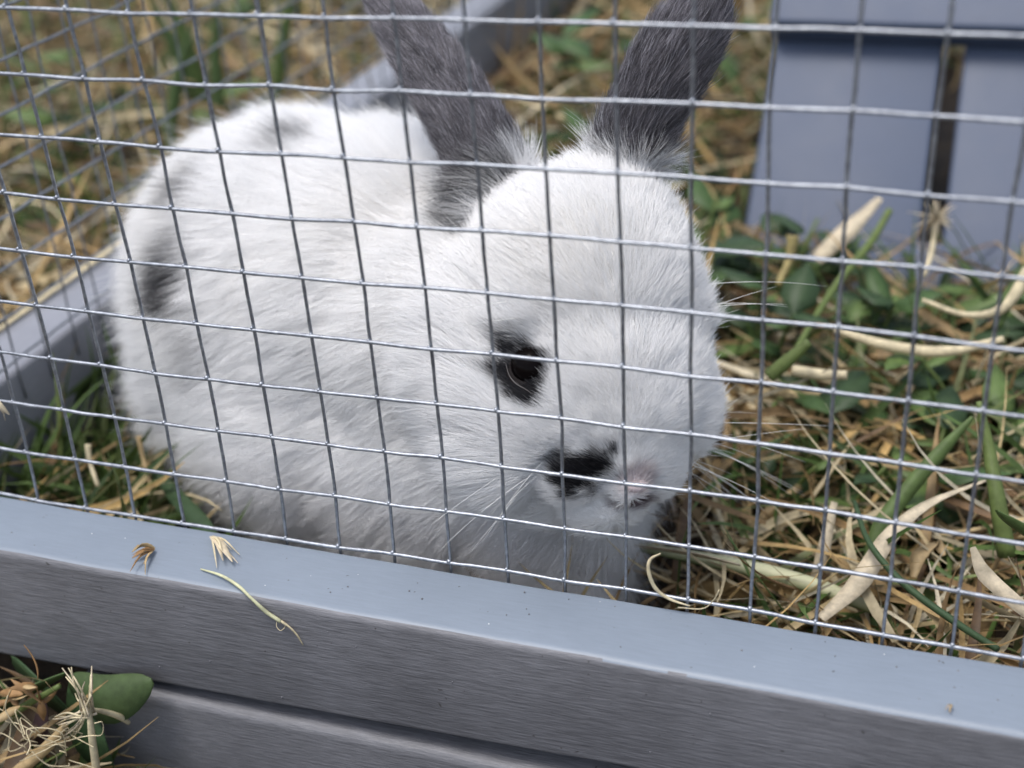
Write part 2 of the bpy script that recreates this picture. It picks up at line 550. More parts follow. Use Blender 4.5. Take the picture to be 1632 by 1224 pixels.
# paint nibs, dust and flecks on the front rail
def nibs():
    parts = []
    for k in range(60):
        x = random.uniform(-.15, .12)
        if random.random() < .5:
            p = np.array([x, random.uniform(-.0165, -.002), rail_top(x) + .00002])
        else:
            p = np.array([x, YF - .00002, random.uniform(-.029, -.006)])
        parts.append(blob(p, random.uniform(.00010, .00026)))
    return join(parts)
V, F = nibs()
o = obj('paint_nibs', V, F, M_paint_x, front_rail); o['kind'] = 'stuff'
parts = []
for k in range(12):
    x = random.uniform(-.13, .10); parts.append(blob((x, random.uniform(-.016, -.002), rail_top(x)), random.uniform(.00008, .00017)))
V, F = join(parts)
o = obj('dust_flecks', V, F, M_speck_w, front_rail); o['kind'] = 'stuff'

# ------------------------------------------------------------------ slatted ramp behind
ANG = math.radians(40)
RB = np.array([0.0, 0.222, -0.045])     # foot of the ramp, left corner of the top face
ru = np.array([0, math.cos(ANG), math.sin(ANG)]); rn = np.array([0, -math.sin(ANG), math.cos(ANG)])
rampo = empty('wooden_ramp', RB)
tag(rampo, 'blue-grey slatted wooden ramp with a cross batten, leaning up out of the weeds', 'ramp')
def slab(name, x0, x1, s0, s1, h0, h1, mat, parent, b=0.0014, seed=0):
    bm = bmesh.new()
    bmesh.ops.create_cube(bm, size=1)
    for v in bm.verts:
        v.co = Vector(((x0 + x1) / 2 + v.co.x * (x1 - x0), (s0 + s1) / 2 + v.co.y * (s1 - s0), (h0 + h1) / 2 + v.co.z * (h1 - h0)))
    bmesh.ops.bevel(bm, geom=bm.edges[:] + bm.verts[:], offset=b, segments=3, profile=.5, affect='EDGES')
    me = bpy.data.meshes.new(name)
    bm.to_mesh(me); bm.free()
    me.polygons.foreach_set('use_smooth', [True] * len(me.polygons))
    me.materials.append(mat)
    o = bpy.data.objects.new(name, me)
    o.rotation_euler = (ANG, 0, 0)
    return put(o, parent)
XL = -0.0045
edges = [(XL, 0.0560), (0.0638, 0.1220), (0.1298, 0.188)]
for a, b in edges:
    slab('plank', a, b, -0.012, 0.34, -0.011, 0.0, M_ramp, rampo)
for (a0, a1), (b0, b1) in zip(edges[:-1], edges[1:]):
    slab('spacer', a1 - .0012, b0 + .0012, -0.0115, 0.0258, -0.0106, -0.0003, M_ramp, rampo, b=.0003)
slab('batten', XL - .001, 0.190, 0.104, 0.146, 0.0004, 0.0135, M_ramp_x, rampo, b=.0016)
for s in (XL + .012, .15):
    slab('stringer', s, s + .018, 0.03, .33, -.030, -.0112, M_ramp, rampo)

# ------------------------------------------------------------------ rabbit
MM = 0.001
A0 = np.array([-14.0, 66.0, 62.0]) * MM          # back of the skull
NOSE = np.array([10.0, 19.0, 11.0]) * MM
ha = unit(NOSE - A0)
hl0 = unit(np.array([-ha[1], ha[0], 0.0]))
hd0 = -np.cross(hl0, ha)
if hd0[2] < 0: hd0 = -hd0
PHI = math.radians(16)
hd = hd0 * math.cos(PHI) + hl0 * math.sin(PHI)
hl = hl0 * math.cos(PHI) - hd0 * math.sin(PHI)
HB = np.c_[ha, hl, hd]                            # head frame: along the nose, to its left cheek, out of the forehead
def head(a, l, d): return A0 + HB @ (np.array([a, l, d]) * MM)

ell = []     # (centre, 3x3 axes, radii)
def E_(c, r, B=np.eye(3)): ell.append((np.asarray(c, float), B, np.asarray(r, float) * MM))
def W(x, y, z): return np.array([x, y, z]) * MM
bax = unit([-0.93, 0.30, 0.05]); bay = unit(np.cross([0, 0, 1.0], bax)); baz = np.cross(bax, bay)
BB = np.c_[bax, bay, baz]
E_(W(-100, 92, 8), (49, 44, 48), BB)             # rump
E_(W(-112, 92, -12), (34, 40, 34), BB)
E_(W(-72, 86, 9), (47, 43, 48), BB)              # back
E_(W(-48, 78, 4), (40, 37, 42), BB)              # shoulders
E_(W(-28, 64, -4), (30, 30, 36))                 # chest
E_(W(-22, 61, 18), (28, 26, 30))                 # neck
E_(W(-44, 60, 18), (30, 25, 30))                 # shoulder fur running on from the cheek
E_(W(-40, 54, -6), (26, 22, 30))
E_(W(-22, 49, -16), (22, 17, 28))                # breast under the chin
E_(W(-60, 62, -14), (46, 26, 32), BB)            # flank and near haunch in one sweep
E_(W(-92, 66, -14), (38, 26, 32), BB)
E_(W(-92, 116, -18), (36, 20, 28), BB)           # far haunch
E_(W(-70, 50, -42), (24, 9, 7), BB)              # hind feet
E_(W(-76, 118, -42), (24, 9, 7), BB)
E_(W(-12, 40, -36), (9, 9, 14)); E_(W(-9, 34, -45), (10, 12, 5))      # forepaws
E_(W(-14, 62, -34), (9, 9, 14)); E_(W(-10, 56, -45), (10, 12, 5))
E_(W(-150, 106, -16), (13, 12, 13))              # tail
E_(head(24, 0, -6), (26, 24, 24), HB)            # cranium
E_(head(45, 0, -7), (25, 23, 20), HB)
E_(head(36, -10, -22), (28, 26, 20), HB)         # ruff behind the near cheek
E_(head(56, -6, -22), (18, 17, 12), HB)          # throat
for s in (-1, 1):
    E_(head(47, s * 14, -11), (20, 13.5, 16), HB)  # cheeks
    E_(head(64.5, s * 8, -9), (9.5, 9, 9), HB)   # whisker pads
    E_(head(34, s * 20, 0), (8, 5, 7), HB)       # brows
E_(head(48, -19, -15), (21, 13, 14), HB)
E_(head(58, 0, -6), (15, 16.5, 12.5), HB)        # muzzle
E_(head(71.5, 0, -3.0), (4.0, 3.6, 3.6), HB)     # nose tip
E_(head(64, 0, -17), (8, 8, 6), HB)              # chin
E_(head(71.5, -1, -13.5), (7, 10.0, 7), HB)

def ell_mesh(c, B, r, nu=24, nv=14):
    V, F = [], []
    for i in range(nv + 1):
        th = math.pi * i / nv
        for j in range(nu):
            ph = 2 * math.pi * j / nu
            V.append(c + B @ (r * np.array([math.sin(th) * math.cos(ph), math.sin(th) * math.sin(ph), math.cos(th)])))
    for i in range(nv):
        for j in range(nu):
            j2 = (j + 1) % nu
            F.append((i * nu + j, (i + 1) * nu + j, (i + 1) * nu + j2, i * nu + j2))
    return V, F

# ears: sweep of a shallow cupped lens along a curve
def ear(path, hw, face):
    """path control points, half widths (mm) along it, face = direction the furry back looks"""
    n = 26
    P = smooth_path(path, n)
    Wd = np.interp(np.linspace(0, 1, n), np.linspace(0, 1, len(hw)), hw) * MM
    T = np.gradient(P, axis=0); T /= np.linalg.norm(T, axis=1, keepdims=True)
    V, F = [], []; K = 16
    for i in range(n):
        f = unit(np.asarray(face) - T[i] * (np.asarray(face) @ T[i])); s = np.cross(T[i], f)
        for k in range(K):
            a = 2 * math.pi * k / K
            w = Wd[i] * math.cos(a)
            th = (0.0023 if i > 4 else 0.0023 + .0009 * (4 - i)) * math.sin(a) * min(1, Wd[i] / .003)
            cup = -0.42 * w * w / max(Wd[i], 1e-4)
            V.append(P[i] + s * w + f * (th + cup + .15 * Wd[i]))
    for i in range(n - 1):
        for k in range(K):
            k2 = (k + 1) % K
            F.append((i * K + k, (i + 1) * K + k, (i + 1) * K + k2, i * K + k2))
    F.append(tuple(range(K))); F.append(tuple((n - 1) * K + k for k in range(K))[::-1])
    return (V, F), P
to_cam = unit(CAM - W(-20, 70, 70))
earL_path = [at(800, 335, y=.063), at(765, 245, y=.067), at(700, 130, y=.074), at(628, 22, y=.083), at(575, -62, y=.090)]
earR_path = [at(992, 315, y=.064), at(1015, 220, y=.066), at(1068, 112, y=.068), at(1117, 25, y=.071), at(1142, -48, y=.074)]
(eL, earLP) = ear(earL_path, [7.0, 10.6, 9.6, 8.6, 7.4, 5.0, .6], to_cam + np.array([-.35, 0, .1]))
(eR, earRP) = ear(earR_path, [5.5, 8.6, 9.4, 9.6, 8.6, 6.0, .6], to_cam + np.array([.35, 0, .1]))

V, F = join([ell_mesh(*e) for e in ell] + [eL, eR])
tmp = bpy.data.meshes.new('tmp'); tmp.from_pydata([tuple(p) for p in V], [], F); tmp.update()
bm = bmesh.new(); bm.from_mesh(tmp); bmesh.ops.recalc_face_normals(bm, faces=bm.faces); bm.to_mesh(tmp); bm.free()
to = bpy.data.objects.new('tmp', tmp); COL.objects.link(to)
md = to.modifiers.new('r', 'REMESH'); md.mode = 'VOXEL'; md.voxel_size = 0.0011
ms_ = to.modifiers.new('s', 'SMOOTH'); ms_.factor = .5; ms_.iterations = 5
dg = bpy.context.evaluated_depsgraph_get()
ev = to.evaluated_get(dg)
body_me = bpy.data.meshes.new_from_object(ev, depsgraph=dg)
bpy.data.objects.remove(to); bpy.data.meshes.remove(tmp)
body_me.name = 'body'
nv = len(body_me.vertices)
BV = np.empty(nv * 3); body_me.vertices.foreach_get('co', BV); BV = BV.reshape(-1, 3)

# extra smoothing of the trunk only, so that ears and muzzle keep their shape
ne = len(body_me.edges); ED = np.empty(ne * 2, int); body_me.edges.foreach_get('vertices', ED); ED = ED.reshape(-1, 2)
deg = np.bincount(ED.ravel(), minlength=nv)[:, None]
def ear_dist(P):
    d = np.full(len(P), 1.0); t = np.zeros((len(P), 3)); s = np.zeros(len(P))
    for path in (earLP, earRP):
        T = np.gradient(path, axis=0); T /= np.linalg.norm(T, axis=1, keepdims=True)
        D = np.linalg.norm(P[:, None, :] - path[None], axis=2)
        k = D.argmin(1); m = D[np.arange(len(P)), k]
        b = m < d
        d[b] = m[b]; t[b] = T[k[b]]; s[b] = k[b] / (len(path) - 1)
    return d, t, s
ed, et, es = ear_dist(BV)
headc = (BV - A0) @ HB / MM                      # head coordinates in mm
trunk = np.clip((ed / MM - 9) / 8, 0, 1) * np.clip(1 - (headc[:, 0] - 18) / 20, 0, 1) ** 1
trunk = np.maximum(trunk, (ed > .02) * np.clip((-10 - headc[:, 0]) / 10, 0, 1))
trunk = np.clip(trunk + .25 * (headc[:, 0] < 58) * (ed > .012), 0, 1)
for it in range(90):
    acc = np.zeros_like(BV)
    np.add.at(acc, ED[:, 0], BV[ED[:, 1]]); np.add.at(acc, ED[:, 1], BV[ED[:, 0]])
    BV = BV + (acc / deg - BV) * (0.5 * trunk[:, None])
body_me.vertices.foreach_set('co', BV.ravel()); body_me.update()
bvh = BVHTree.FromPolygons([tuple(p) for p in BV], [tuple(p.vertices) for p in body_me.polygons])
def hit(u, v):
    d = ray(u, v); r = bvh.ray_cast(Vector(CAM), Vector(d))
    return np.array(r[0]) if r[0] is not None else None

rabbit = empty('rabbit', (-0.06, 0.07, GZ))
tag(rabbit, 'young white rabbit with grey ears and black eye patch crouching behind the wire', 'rabbit')

EYE = []
h = hit(833, 594); EYE.append(h)
hc = HB.T @ (h - A0); hc[1] = -hc[1] * .92; hc[2] -= .007
EYE.append(A0 + HB @ hc)

# coat pattern: real patches, kept as points on the coat with a radius
PATCH = []      # (centre, radius mm, strength)
def patch(u, v, r, s):
    h = hit(u, v)
    if h is not None: PATCH.append((h, r, s))
for u, v, r, s in [(826, 592, 4.0, 1), (838, 618, 3.0, 1), (815, 562, 2.3, .95), (838, 560, 2.0, .8), (822, 536, 1.6, .45), (864, 602, 1.8, .75), (845, 640, 1.7, .85), (862, 580, 1.5, .5), (842, 530, 1.2, .3), (852, 624, 2.5, 1), (866, 612, 1.8, .9), (848, 590, 3.2, 1), (808, 585, 2.2, .8),
                   (905, 762, 2.6, 1), (925, 757, 3.6, 1), (948, 745, 2.6, 1), (966, 735, 1.5, .9), (980, 724, 1.1, .8), (915, 780, 1.9, .9), (940, 770, 1.6, .8), (890, 755, 1.4, .6),
                   (745, 382, 2.0, .75), (750, 350, 3, .5), (735, 315, 3.0, .55), (765, 290, 4.5, .8), (800, 280, 3.0, .7), (785, 312, 2.0, .5), (1030, 285, 2, .5),
                   (300, 440, 5.5, .85), (312, 405, 5, .65), (302, 465, 4, .9), (325, 475, 3, .5), (322, 312, 4.5, .6), (345, 288, 3.5, .45),
                   (500, 242, 4.5, .65), (475, 252, 3, .45), (515, 185, 6, .6), (345, 540, 4, .4), (342, 575, 4, .35), (560, 180, 4, .45)]:
    patch(u, v, r, s)
P2 = np.array([p for p, r, s in PATCH]); PR = np.array([r for p, r, s in PATCH]) * MM; PS = np.array([s for p, r, s in PATCH])
def dark_mask(P):
    D = np.linalg.norm(P[:, None, :] - P2[None], axis=2) / PR[None]
    D = D * (1 + .30 * vnoise(P, 420, 5))[:, None]
    m = PS[None] * np.clip(1.55 - D * .80, 0, 1)
    return m.max(1)
def region(P):
    """ear weight, ear tangent, position along ear, head weight"""
    d, t, s = ear_dist(P)
    ew = np.clip((s - .13) / .10, 0, 1) * np.clip((.0125 - d) / .003, 0, 1)
    hcx = (P - A0) @ HB / MM
    hd_ = np.sqrt(((hcx[:, 0] - 38) / 46) ** 2 + (hcx[:, 1] / 32) ** 2 + ((hcx[:, 2] + 7) / 32) ** 2)
    hw = np.clip((1.12 - hd_) / .25, 0, 1)
    return ew, t, s, hw, hcx
PINK = hit(1018, 768); MOUTH = hit(1006, 800)
if MOUTH is None: MOUTH = head(69, 0, -10)
def coat(P, rnd):
    ew, t, s, hw, hcx = region(P)
    dm = dark_mask(P)
    dark = np.clip(dm * 1.45 - rnd * .5, 0, 1) ** 1.15
    white = np.array([.96, .958, .955])
    c = np.tile(white, (len(P), 1))
    # slightly creamy, uneven coat
    c *= (1 - .03 * np.clip(vnoise(P, 60, 9), 0, 1))[:, None] * np.array([1, .995, .985])[None] ** np.clip(vnoise(P, 45, 12), 0, 1)[:, None]
    c = c * (1 - dark[:, None]) + np.array([.022, .021, .024])[None] * dark[:, None]
    # ears: smoke grey, darker at the root, some silver hairs
    base = np.array([.30, .285, .31])[None] * (0.62 + .6 * np.clip(s, 0, 1))[:, None]
    silver = (rnd > .86)[:, None] * np.array([.30, .30, .32])[None] - (rnd < .3)[:, None] * base * .45
    streak = (.95 + .25 * vnoise(P - t * (P * t).sum(1, keepdims=True) * .8, 900, 31))[:, None]
    earc = np.clip(base * streak + silver, .02, .8)
    ewd = np.clip((ew - rnd * .55) * 3, 0, 1)[:, None]
    c = c * (1 - ewd) + earc * ewd
    dn = np.linalg.norm(P - PINK, axis=1) / MM
    pk = np.clip((4.8 - dn) / 2.5, 0, 1)[:, None] * .5
    c = c * (1 - pk) + np.array([.60, .49, .49])[None] * pk
    mo = np.linalg.norm((P - MOUTH) @ HB / np.array([1.6, 4.2, 3.0]) / MM, axis=1)
    pm = np.clip((1.5 - mo) / .8, 0, 1)[:, None] * .9
    c = c * (1 - pm) + np.array([.16, .09, .10])[None] * pm
    return np.clip(c, 0.01, .96)

body_me.polygons.foreach_set('use_smooth', [True] * len(body_me.polygons))
skin_col = coat(BV, np.full(nv, .45))
for e in EYE:
    d = np.linalg.norm(BV - e, axis=1)
    w = np.clip((.0055 - d) / .002, 0, 1)[:, None]
    skin_col = skin_col * (1 - w) + np.array([.015, .012, .012]) * w
ca = body_me.color_attributes.new('col', 'FLOAT_COLOR', 'POINT')
cc = np.ones((nv, 4), np.float32); cc[:, :3] = skin_col
ca.data.foreach_set('color', cc.ravel())
body_me.vertices.foreach_set('co', (BV - np.array(rabbit.location)).ravel())
body_me.materials.clear(); body_me.materials.append(M_skin)
body_me.update()
put(bpy.data.objects.new('body', body_me), rabbit)

# eyes, nose
for e in EYE:
    inn = unit(A0 + HB @ (np.array([34, 0, -6]) * MM) - e)
    V, F = ell_mesh(e + inn * .0034, np.eye(3), np.array([.0046] * 3), 28, 18)
    obj('eye', V, F, M_eye, rabbit)
lid = [hit(*q) for q in ((806, 578), (811, 597), (822, 611), (837, 620), (852, 630))]
lid = [p_ + unit(CAM - p_) * .0016 for p_ in lid]
V, F = tube(smooth_path(lid, 16), np.r_[np.linspace(.00005, .00013, 8), np.linspace(.00013, .00005, 8)], 6)
obj('lid_catchlight', V, F, plain('lid_catchlight_grey', (.085, .078, .076), .5), rabbit)  # pale arc modelled as the catch light along the lower lid edge
parts = [ell_mesh(hit(1016, 778) - ha * .0004, HB, np.array([1.4, 2.6, 1.5]) * MM, 16, 10)]
V, F = join(parts); obj('nose', V, F, M_nose, rabbit)

# ---- fur
def make_fur():
    me = body_me
    me.calc_loop_triangles()
    nt_ = len(me.loop_triangles)
    TI = np.empty(nt_ * 3, int); me.loop_triangles.foreach_get('vertices', TI); TI = TI.reshape(-1, 3)
    NV = np.empty(nv * 3); me.vertices.foreach_get('normal', NV); NV = NV.reshape(-1, 3)
    A, B, C = BV[TI[:, 0]], BV[TI[:, 1]], BV[TI[:, 2]]
    cen = (A + B + C) / 3
    area = np.linalg.norm(np.cross(B - A, C - A), axis=1) / 2
    ew, t, s, hw, hcx = region(cen)
    dens = 6.5 + 4.5 * ew + 5.0 * hw + 4.0 * (hw * (hcx[:, 0] > 48))
    dens *= np.where(cen[:, 2] < -.040, .35, 1)
    facing = ((CAM - cen) * np.cross(B - A, C - A)).sum(1) < 0
    dens *= np.where(facing, .55, 1.0)
    cnt = rng.poisson(area * 1e6 * dens)
    T = np.repeat(np.arange(nt_), cnt); n = len(T)
    r1, r2 = rng.random(n), rng.random(n); q = np.sqrt(r1)
    w0, w1, w2 = 1 - q, q * (1 - r2), q * r2
    P = A[T] * w0[:, None] + B[T] * w1[:, None] + C[T] * w2[:, None]
    Nn = NV[TI[T, 0]] * w0[:, None] + NV[TI[T, 1]] * w1[:, None] + NV[TI[T, 2]] * w2[:, None]
    Nn /= np.linalg.norm(Nn, axis=1, keepdims=True) + 1e-9
    keep = np.ones(n, bool)
    for e in EYE: keep &= np.linalg.norm(P - e, axis=1) > .0030
    P, Nn = P[keep], Nn[keep]; n = len(P)
    ew, t, s, hw, hcx = region(P)
    rnd = rng.random(n)
    colr = coat(P, rnd) * (1 - .09 * rng.random(n) ** 1.5)[:, None]
    body_flow = np.array([-.80, .22, -.42])[None] + .16 * np.c_[vnoise(P, 38, 1), vnoise(P, 41, 2), vnoise(P, 35, 3)]
    head_flow = -ha[None] * .9 + hl[None] * np.sign(hcx[:, 1])[:, None] * np.clip(np.abs(hcx[:, 1]) / 22, 0, 1)[:, None] * .75 - hd[None] * .25
    fl = body_flow * (1 - hw)[:, None] + head_flow * hw[:, None]
    fl = fl * (1 - ew)[:, None] + t * ew[:, None] * 1.2
    fl = fl - Nn * (fl * Nn).sum(1, keepdims=True)
    fl /= np.linalg.norm(fl, axis=1, keepdims=True) + 1e-6
    jit = np.c_[vnoise(P, 300, 21), vnoise(P, 310, 22), vnoise(P, 290, 23)] * .13 + rng.normal(size=(n, 3)) * .13
    muz = np.clip((hcx[:, 0] - 44) / 24, 0, 1) * hw
    cheek = np.clip((np.abs(hcx[:, 1]) - 9) / 12, 0, 1) * np.clip((-hcx[:, 2] + 4) / 14, 0, 1)
    L = (12.5 * (1 - hw) + (6.0 - 3.2 * muz + 4.5 * cheek * (1 - .5 * muz)) * hw) * (1 - ew) + 5.0 * ew
    eye_d = np.minimum(*[np.linalg.norm(P - e, axis=1) for e in EYE])
    L *= np.clip(.35 + (eye_d - .0046) / .010, .35, 1)
    L *= rng.uniform(.65, 1.25, n)
    L = np.where(rng.random(n) < .03, L * 1.45, L) * MM
    lift = (.40 * (1 - hw) + .40 * hw) * (1 - ew) + .08 * ew
    d0 = Nn * (lift + .25)[:, None] + fl * .75 + jit * .6
    d0 /= np.linalg.norm(d0, axis=1, keepdims=True)
    d1 = Nn * (lift - .22)[:, None] + fl * 1.0 + jit * 1.3 + np.array([0, 0, -.14])[None] * (1 - ew)[:, None]
    d1 /= np.linalg.norm(d1, axis=1, keepdims=True)
    K = 5
    pts = np.empty((n, K, 3)); p = P - Nn * .0002
    pts[:, 0] = p
    for k in range(1, K):
        f = (k - .5) / (K - 1)
        d = d0 * (1 - f) + d1 * f; d /= np.linalg.norm(d, axis=1, keepdims=True)
        p = p + d * (L / (K - 1))[:, None]; pts[:, k] = p
    thick = (.050 * (1 - ew) + .042 * ew) * MM
    rad = thick[:, None] * np.array([1.0, 1.0, .85, .6, .12])[None]
    hcv = bpy.data.hair_curves.new('fur')
    hcv.add_curves([K] * n)
    pts = pts - np.array(rabbit.location)
    hcv.attributes['position'].data.foreach_set('vector', pts.astype(np.float32).ravel())
    ra = hcv.attributes.get('radius') or hcv.attributes.new('radius', 'FLOAT', 'POINT')
    ra.data.foreach_set('value', rad.astype(np.float32).ravel())
    a = hcv.attributes.new('col', 'FLOAT_COLOR', 'CURVE')
    c4 = np.ones((n, 4), np.float32); c4[:, :3] = colr
    a.data.foreach_set('color', c4.ravel())
    hcv.materials.append(M_fur)
    o = put(bpy.data.objects.new('fur', hcv), rabbit); o['kind'] = 'stuff'
    print('fur strands', n, 'body verts', nv)
make_fur()

# ---- whiskers
def whisker(p0, d, L, sag, r=.00010):
    P = [p0 + d * L * t + np.array([0, 0, -1.0]) * sag * t * t for t in np.linspace(0, 1, 9)]
    V, F = tube(P, np.linspace(r, r * .25, 9), 5)
    obj('whisker', V, F, M_whisker, rabbit)
for k in range(17):      # towards the image right
    p0 = head(64 - random.uniform(0, 7), 9 + random.uniform(-1, 3), -8 + random.uniform(-5, 4))
    d = unit(hl * 1.0 + ha * random.uniform(-.15, .55) + hd * random.uniform(-.35, .2) + np.array([0, 0, random.uniform(-.35, .25)]))
    whisker(p0, d, random.uniform(.020, .042), random.uniform(.001, .009))
for k in range(12):
    p0 = head(64 - random.uniform(0, 7), -9 - random.uniform(-1, 3), -9 + random.uniform(-5, 4))
    d = unit(-hl * 1.0 + ha * random.uniform(-.1, .6) + hd * random.uniform(.0, .35) + np.array([0, 0, random.uniform(-.45, .0)]))
    whisker(p0, d, random.uniform(.018, .036), random.uniform(.002, .010))
for s, n_ in ((1, 4), (-1, 3)):
    for k in range(n_):  # brow whiskers
        p0 = head(33 + random.uniform(-3, 4), s * 22, 6)
        d = unit(hl * s * 1.0 + hd * random.uniform(.1, .5) - ha * random.uniform(-.3, .5))
        whisker(p0, d, random.uniform(.016, .030), random.uniform(.0, .004), r=.00008)

# ------------------------------------------------------------------ grass and thatch
def blades(name, label, cat, base, az, elev, L, Wd, curl, colr, seg=5, z_end=None):
    """many folded blades as one mesh; arrays of length n"""
    n = len(base); s = np.linspace(0, 1, seg + 1)
    h = np.c_[np.cos(az), np.sin(az), np.zeros(n)]
    side = np.c_[-np.sin(az), np.cos(az), np.zeros(n)]
    roll = rng.normal(0, .6, n)
    V = np.empty((n, seg + 1, 3, 3)); p = base.copy()
    e = elev.copy(); yaw = rng.normal(0, .35, n)
    C = np.empty((n, seg + 1, 3, 3))
    b_in = base[:, 1] > 0; b_out = (base[:, 0] < SX0 - .015) & b_in; b_mid = (base[:, 0] > side_x(base[:, 1])) & b_in; b_fr = base[:, 1] < -.015
    b_rmp = (base[:, 0] < -.004) & (base[:, 1] > .2)
    for k in range(seg + 1):
        t = s[k]
        low = p[:, 2] < .004                                   # strands stay on their own side of the rails and the ramp
        p[:, 1] = np.where(b_in & low & (p[:, 0] > -.2), np.maximum(p[:, 1], .0040), p[:, 1])
        p[:, 1] = np.where(b_fr & (p[:, 2] < 0), np.minimum(p[:, 1], -.0235), p[:, 1])
        sx_ = side_x(p[:, 1])
        p[:, 0] = np.where(b_mid & low, np.maximum(p[:, 0], sx_ + .004), p[:, 0])
        p[:, 0] = np.where(b_out & low, np.minimum(p[:, 0], sx_ - .0245), p[:, 0])
        p[:, 0] = np.where(b_rmp & (p[:, 1] > .21), np.minimum(p[:, 0], -.009), p[:, 0])
        hh = h * np.cos(yaw * t * 2)[:, None] + side * np.sin(yaw * t * 2)[:, None]
        d = hh * np.cos(e)[:, None] + np.array([0, 0, 1.0])[None] * np.sin(e)[:, None]
        sd = np.cross(d, np.array([0, 0, 1.0])[None]); sd /= np.linalg.norm(sd, axis=1, keepdims=True) + 1e-6
        nn = np.cross(sd, d)
        rr = roll + t * .8 * roll
        s2 = sd * np.cos(rr)[:, None] + nn * np.sin(rr)[:, None]; n2 = np.cross(s2, d)
        w = Wd * (1 - t ** 2.2 * .93) * (.55 + .45 * min(1, t * 5 + .2))
        V[:, k, 0] = p - s2 * w[:, None] + n2 * (w * .35)[:, None]
        V[:, k, 1] = p
        V[:, k, 2] = p + s2 * w[:, None] + n2 * (w * .35)[:, None]
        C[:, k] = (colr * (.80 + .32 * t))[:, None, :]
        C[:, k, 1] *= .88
        p = p + d * (L / seg)[:, None]
        p[:, 2] = np.maximum(p[:, 2], GZ + .0005 - .022 * np.clip(-p[:, 1] / .03, 0, 1))
        e = e - curl / seg
    idx = np.arange(n)[:, None, None] * (3 * (seg + 1)) + np.arange(seg)[None, :, None] * 3 + np.arange(2)[None, None, :]
    q = idx.ravel()
    Q = np.c_[q, q + 1, q + 4, q + 3]
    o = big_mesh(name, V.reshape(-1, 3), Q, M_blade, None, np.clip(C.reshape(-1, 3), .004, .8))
    tag(o, label, cat, kind='stuff')
    return o

def inside_bad(P):
    """keep clumps out of the rail, ramp and the rabbit's body"""
    sx = SX0 + SSL * (P[:, 1] - .047)
    b = (P[:, 0] > sx - .022) & (P[:, 0] < sx + .001) & (P[:, 1] > 0)                       # side rail
    b |= (P[:, 1] > -.022) & (P[:, 1] < .001) & (P[:, 0] > -.2)                           # front rail
    e = ((P[:, 0] + .075) / .085) ** 2 + ((P[:, 1] - .082) / .042) ** 2
    b |= e < 1
    b |= (P[:, 0] > -.125) & (P[:, 0] < -.012) & (P[:, 1] > 0) & (P[:, 1] < .06)
    b |= ((P[:, 0] + .015) / .034) ** 2 + ((P[:, 1] - .05) / .03) ** 2 < 1
    b |= (P[:, 0] > -.008) & (P[:, 0] < .2) & (P[:, 1] > .214) & (P[:, 1] < .5)
    return b

def scatter(n, x0, x1, y0, y1):
    P = np.c_[rng.uniform(x0, x1, n), rng.uniform(y0, y1, n), np.full(n, GZ)]
    return P[~inside_bad(P)]

DRY = np.array([[.50, .39, .21], [.58, .49, .31], [.38, .26, .12], [.28, .18, .08], [.66, .59, .43], [.18, .11, .055], [.48, .33, .14]])
GRN = np.array([[.07, .12, .03], [.10, .16, .045], [.05, .085, .028], [.14, .18, .06], [.17, .19, .08]])

# lying thatch: dry strands criss-crossing
def thatch():
    P = np.vstack([scatter(5000, -.02, .22, .002, .22), scatter(900, -.175, -.06, .002, .13), scatter(9000, -.25, .25, .13, .75),
                   scatter(8000, -.75, -.19, 0, .95), scatter(1600, -.28, -.125, -.09, -.03), scatter(380, -.15, -.104, -.055, -.026), scatter(4000, -.4, .4, .7, 1.3)])
    clump = vnoise(P, 30, 41) + .6 * vnoise(P, 75, 42)
    P = P[clump > rng.uniform(-1.3, .6, len(P))]
    n = len(P)
    far_ = np.clip((P[:, 1] - .10) / .2, 0, 1) + (P[:, 0] < -.19)
    P[:, 2] += rng.uniform(0, 1, n) ** 1.3 * .024
    fr = P[:, 1] < -.002; P[fr, 2] -= .022
    c = DRY[rng.choice(len(DRY), n, p=[.2, .16, .18, .14, .12, .10, .10])] * rng.uniform(.6, 1.2, n)[:, None]
    tone = vnoise(P, 26, 55)                                   # whole tufts bleached or weathered
    c = c * (1 + .22 * tone)[:, None]
    L = rng.uniform(.018, .060, n) * (1 + .35 * np.clip(far_, 0, 1)); Wd = (rng.gamma(2.0, .00030, n) + .0002) * (1 + .35 * np.clip(far_, 0, 1))
    blades('dry_grass', 'tan and brown dried grass matted over the ground in and around the run', 'dry grass',
           P, rng.uniform(0, 6.283, n), rng.normal(.14, .25, n), L, np.minimum(Wd, .0024), rng.normal(.35, .6, n), c, seg=6)
thatch()

def green():
    P = np.vstack([scatter(1500, .0, .22, .10, .23), scatter(380, 0, .2, .01, .10), scatter(1500, -.178, -.10, .003, .15), scatter(3600, -.25, .3, .2, .75),
                   scatter(4200, -.75, -.19, 0, .95), scatter(330, -.25, -.115, -.09, -.03), scatter(170, -.15, -.102, -.055, -.026), scatter(900, -.4, .4, .7, 1.3)])
    g = vnoise(P, 22, 77) + .5 * vnoise(P, 60, 78)
    P = P[g > -.35]; n = len(P)
    fr = P[:, 1] < -.002; P[fr, 2] -= .022
    P[:, 2] += rng.uniform(0, .006, n)
    c = GRN[rng.choice(len(GRN), n, p=[.3, .25, .25, .12, .08])] * rng.uniform(.75, 1.25, n)[:, None]
    blades('green_grass', 'short green grass blades growing up through the dried grass', 'grass', P, rng.uniform(0, 6.283, n), rng.uniform(.25, 1.2, n),
           rng.uniform(.022, .055, n), rng.uniform(.0007, .0021, n), rng.normal(.7, .5, n), c, seg=6)
green()

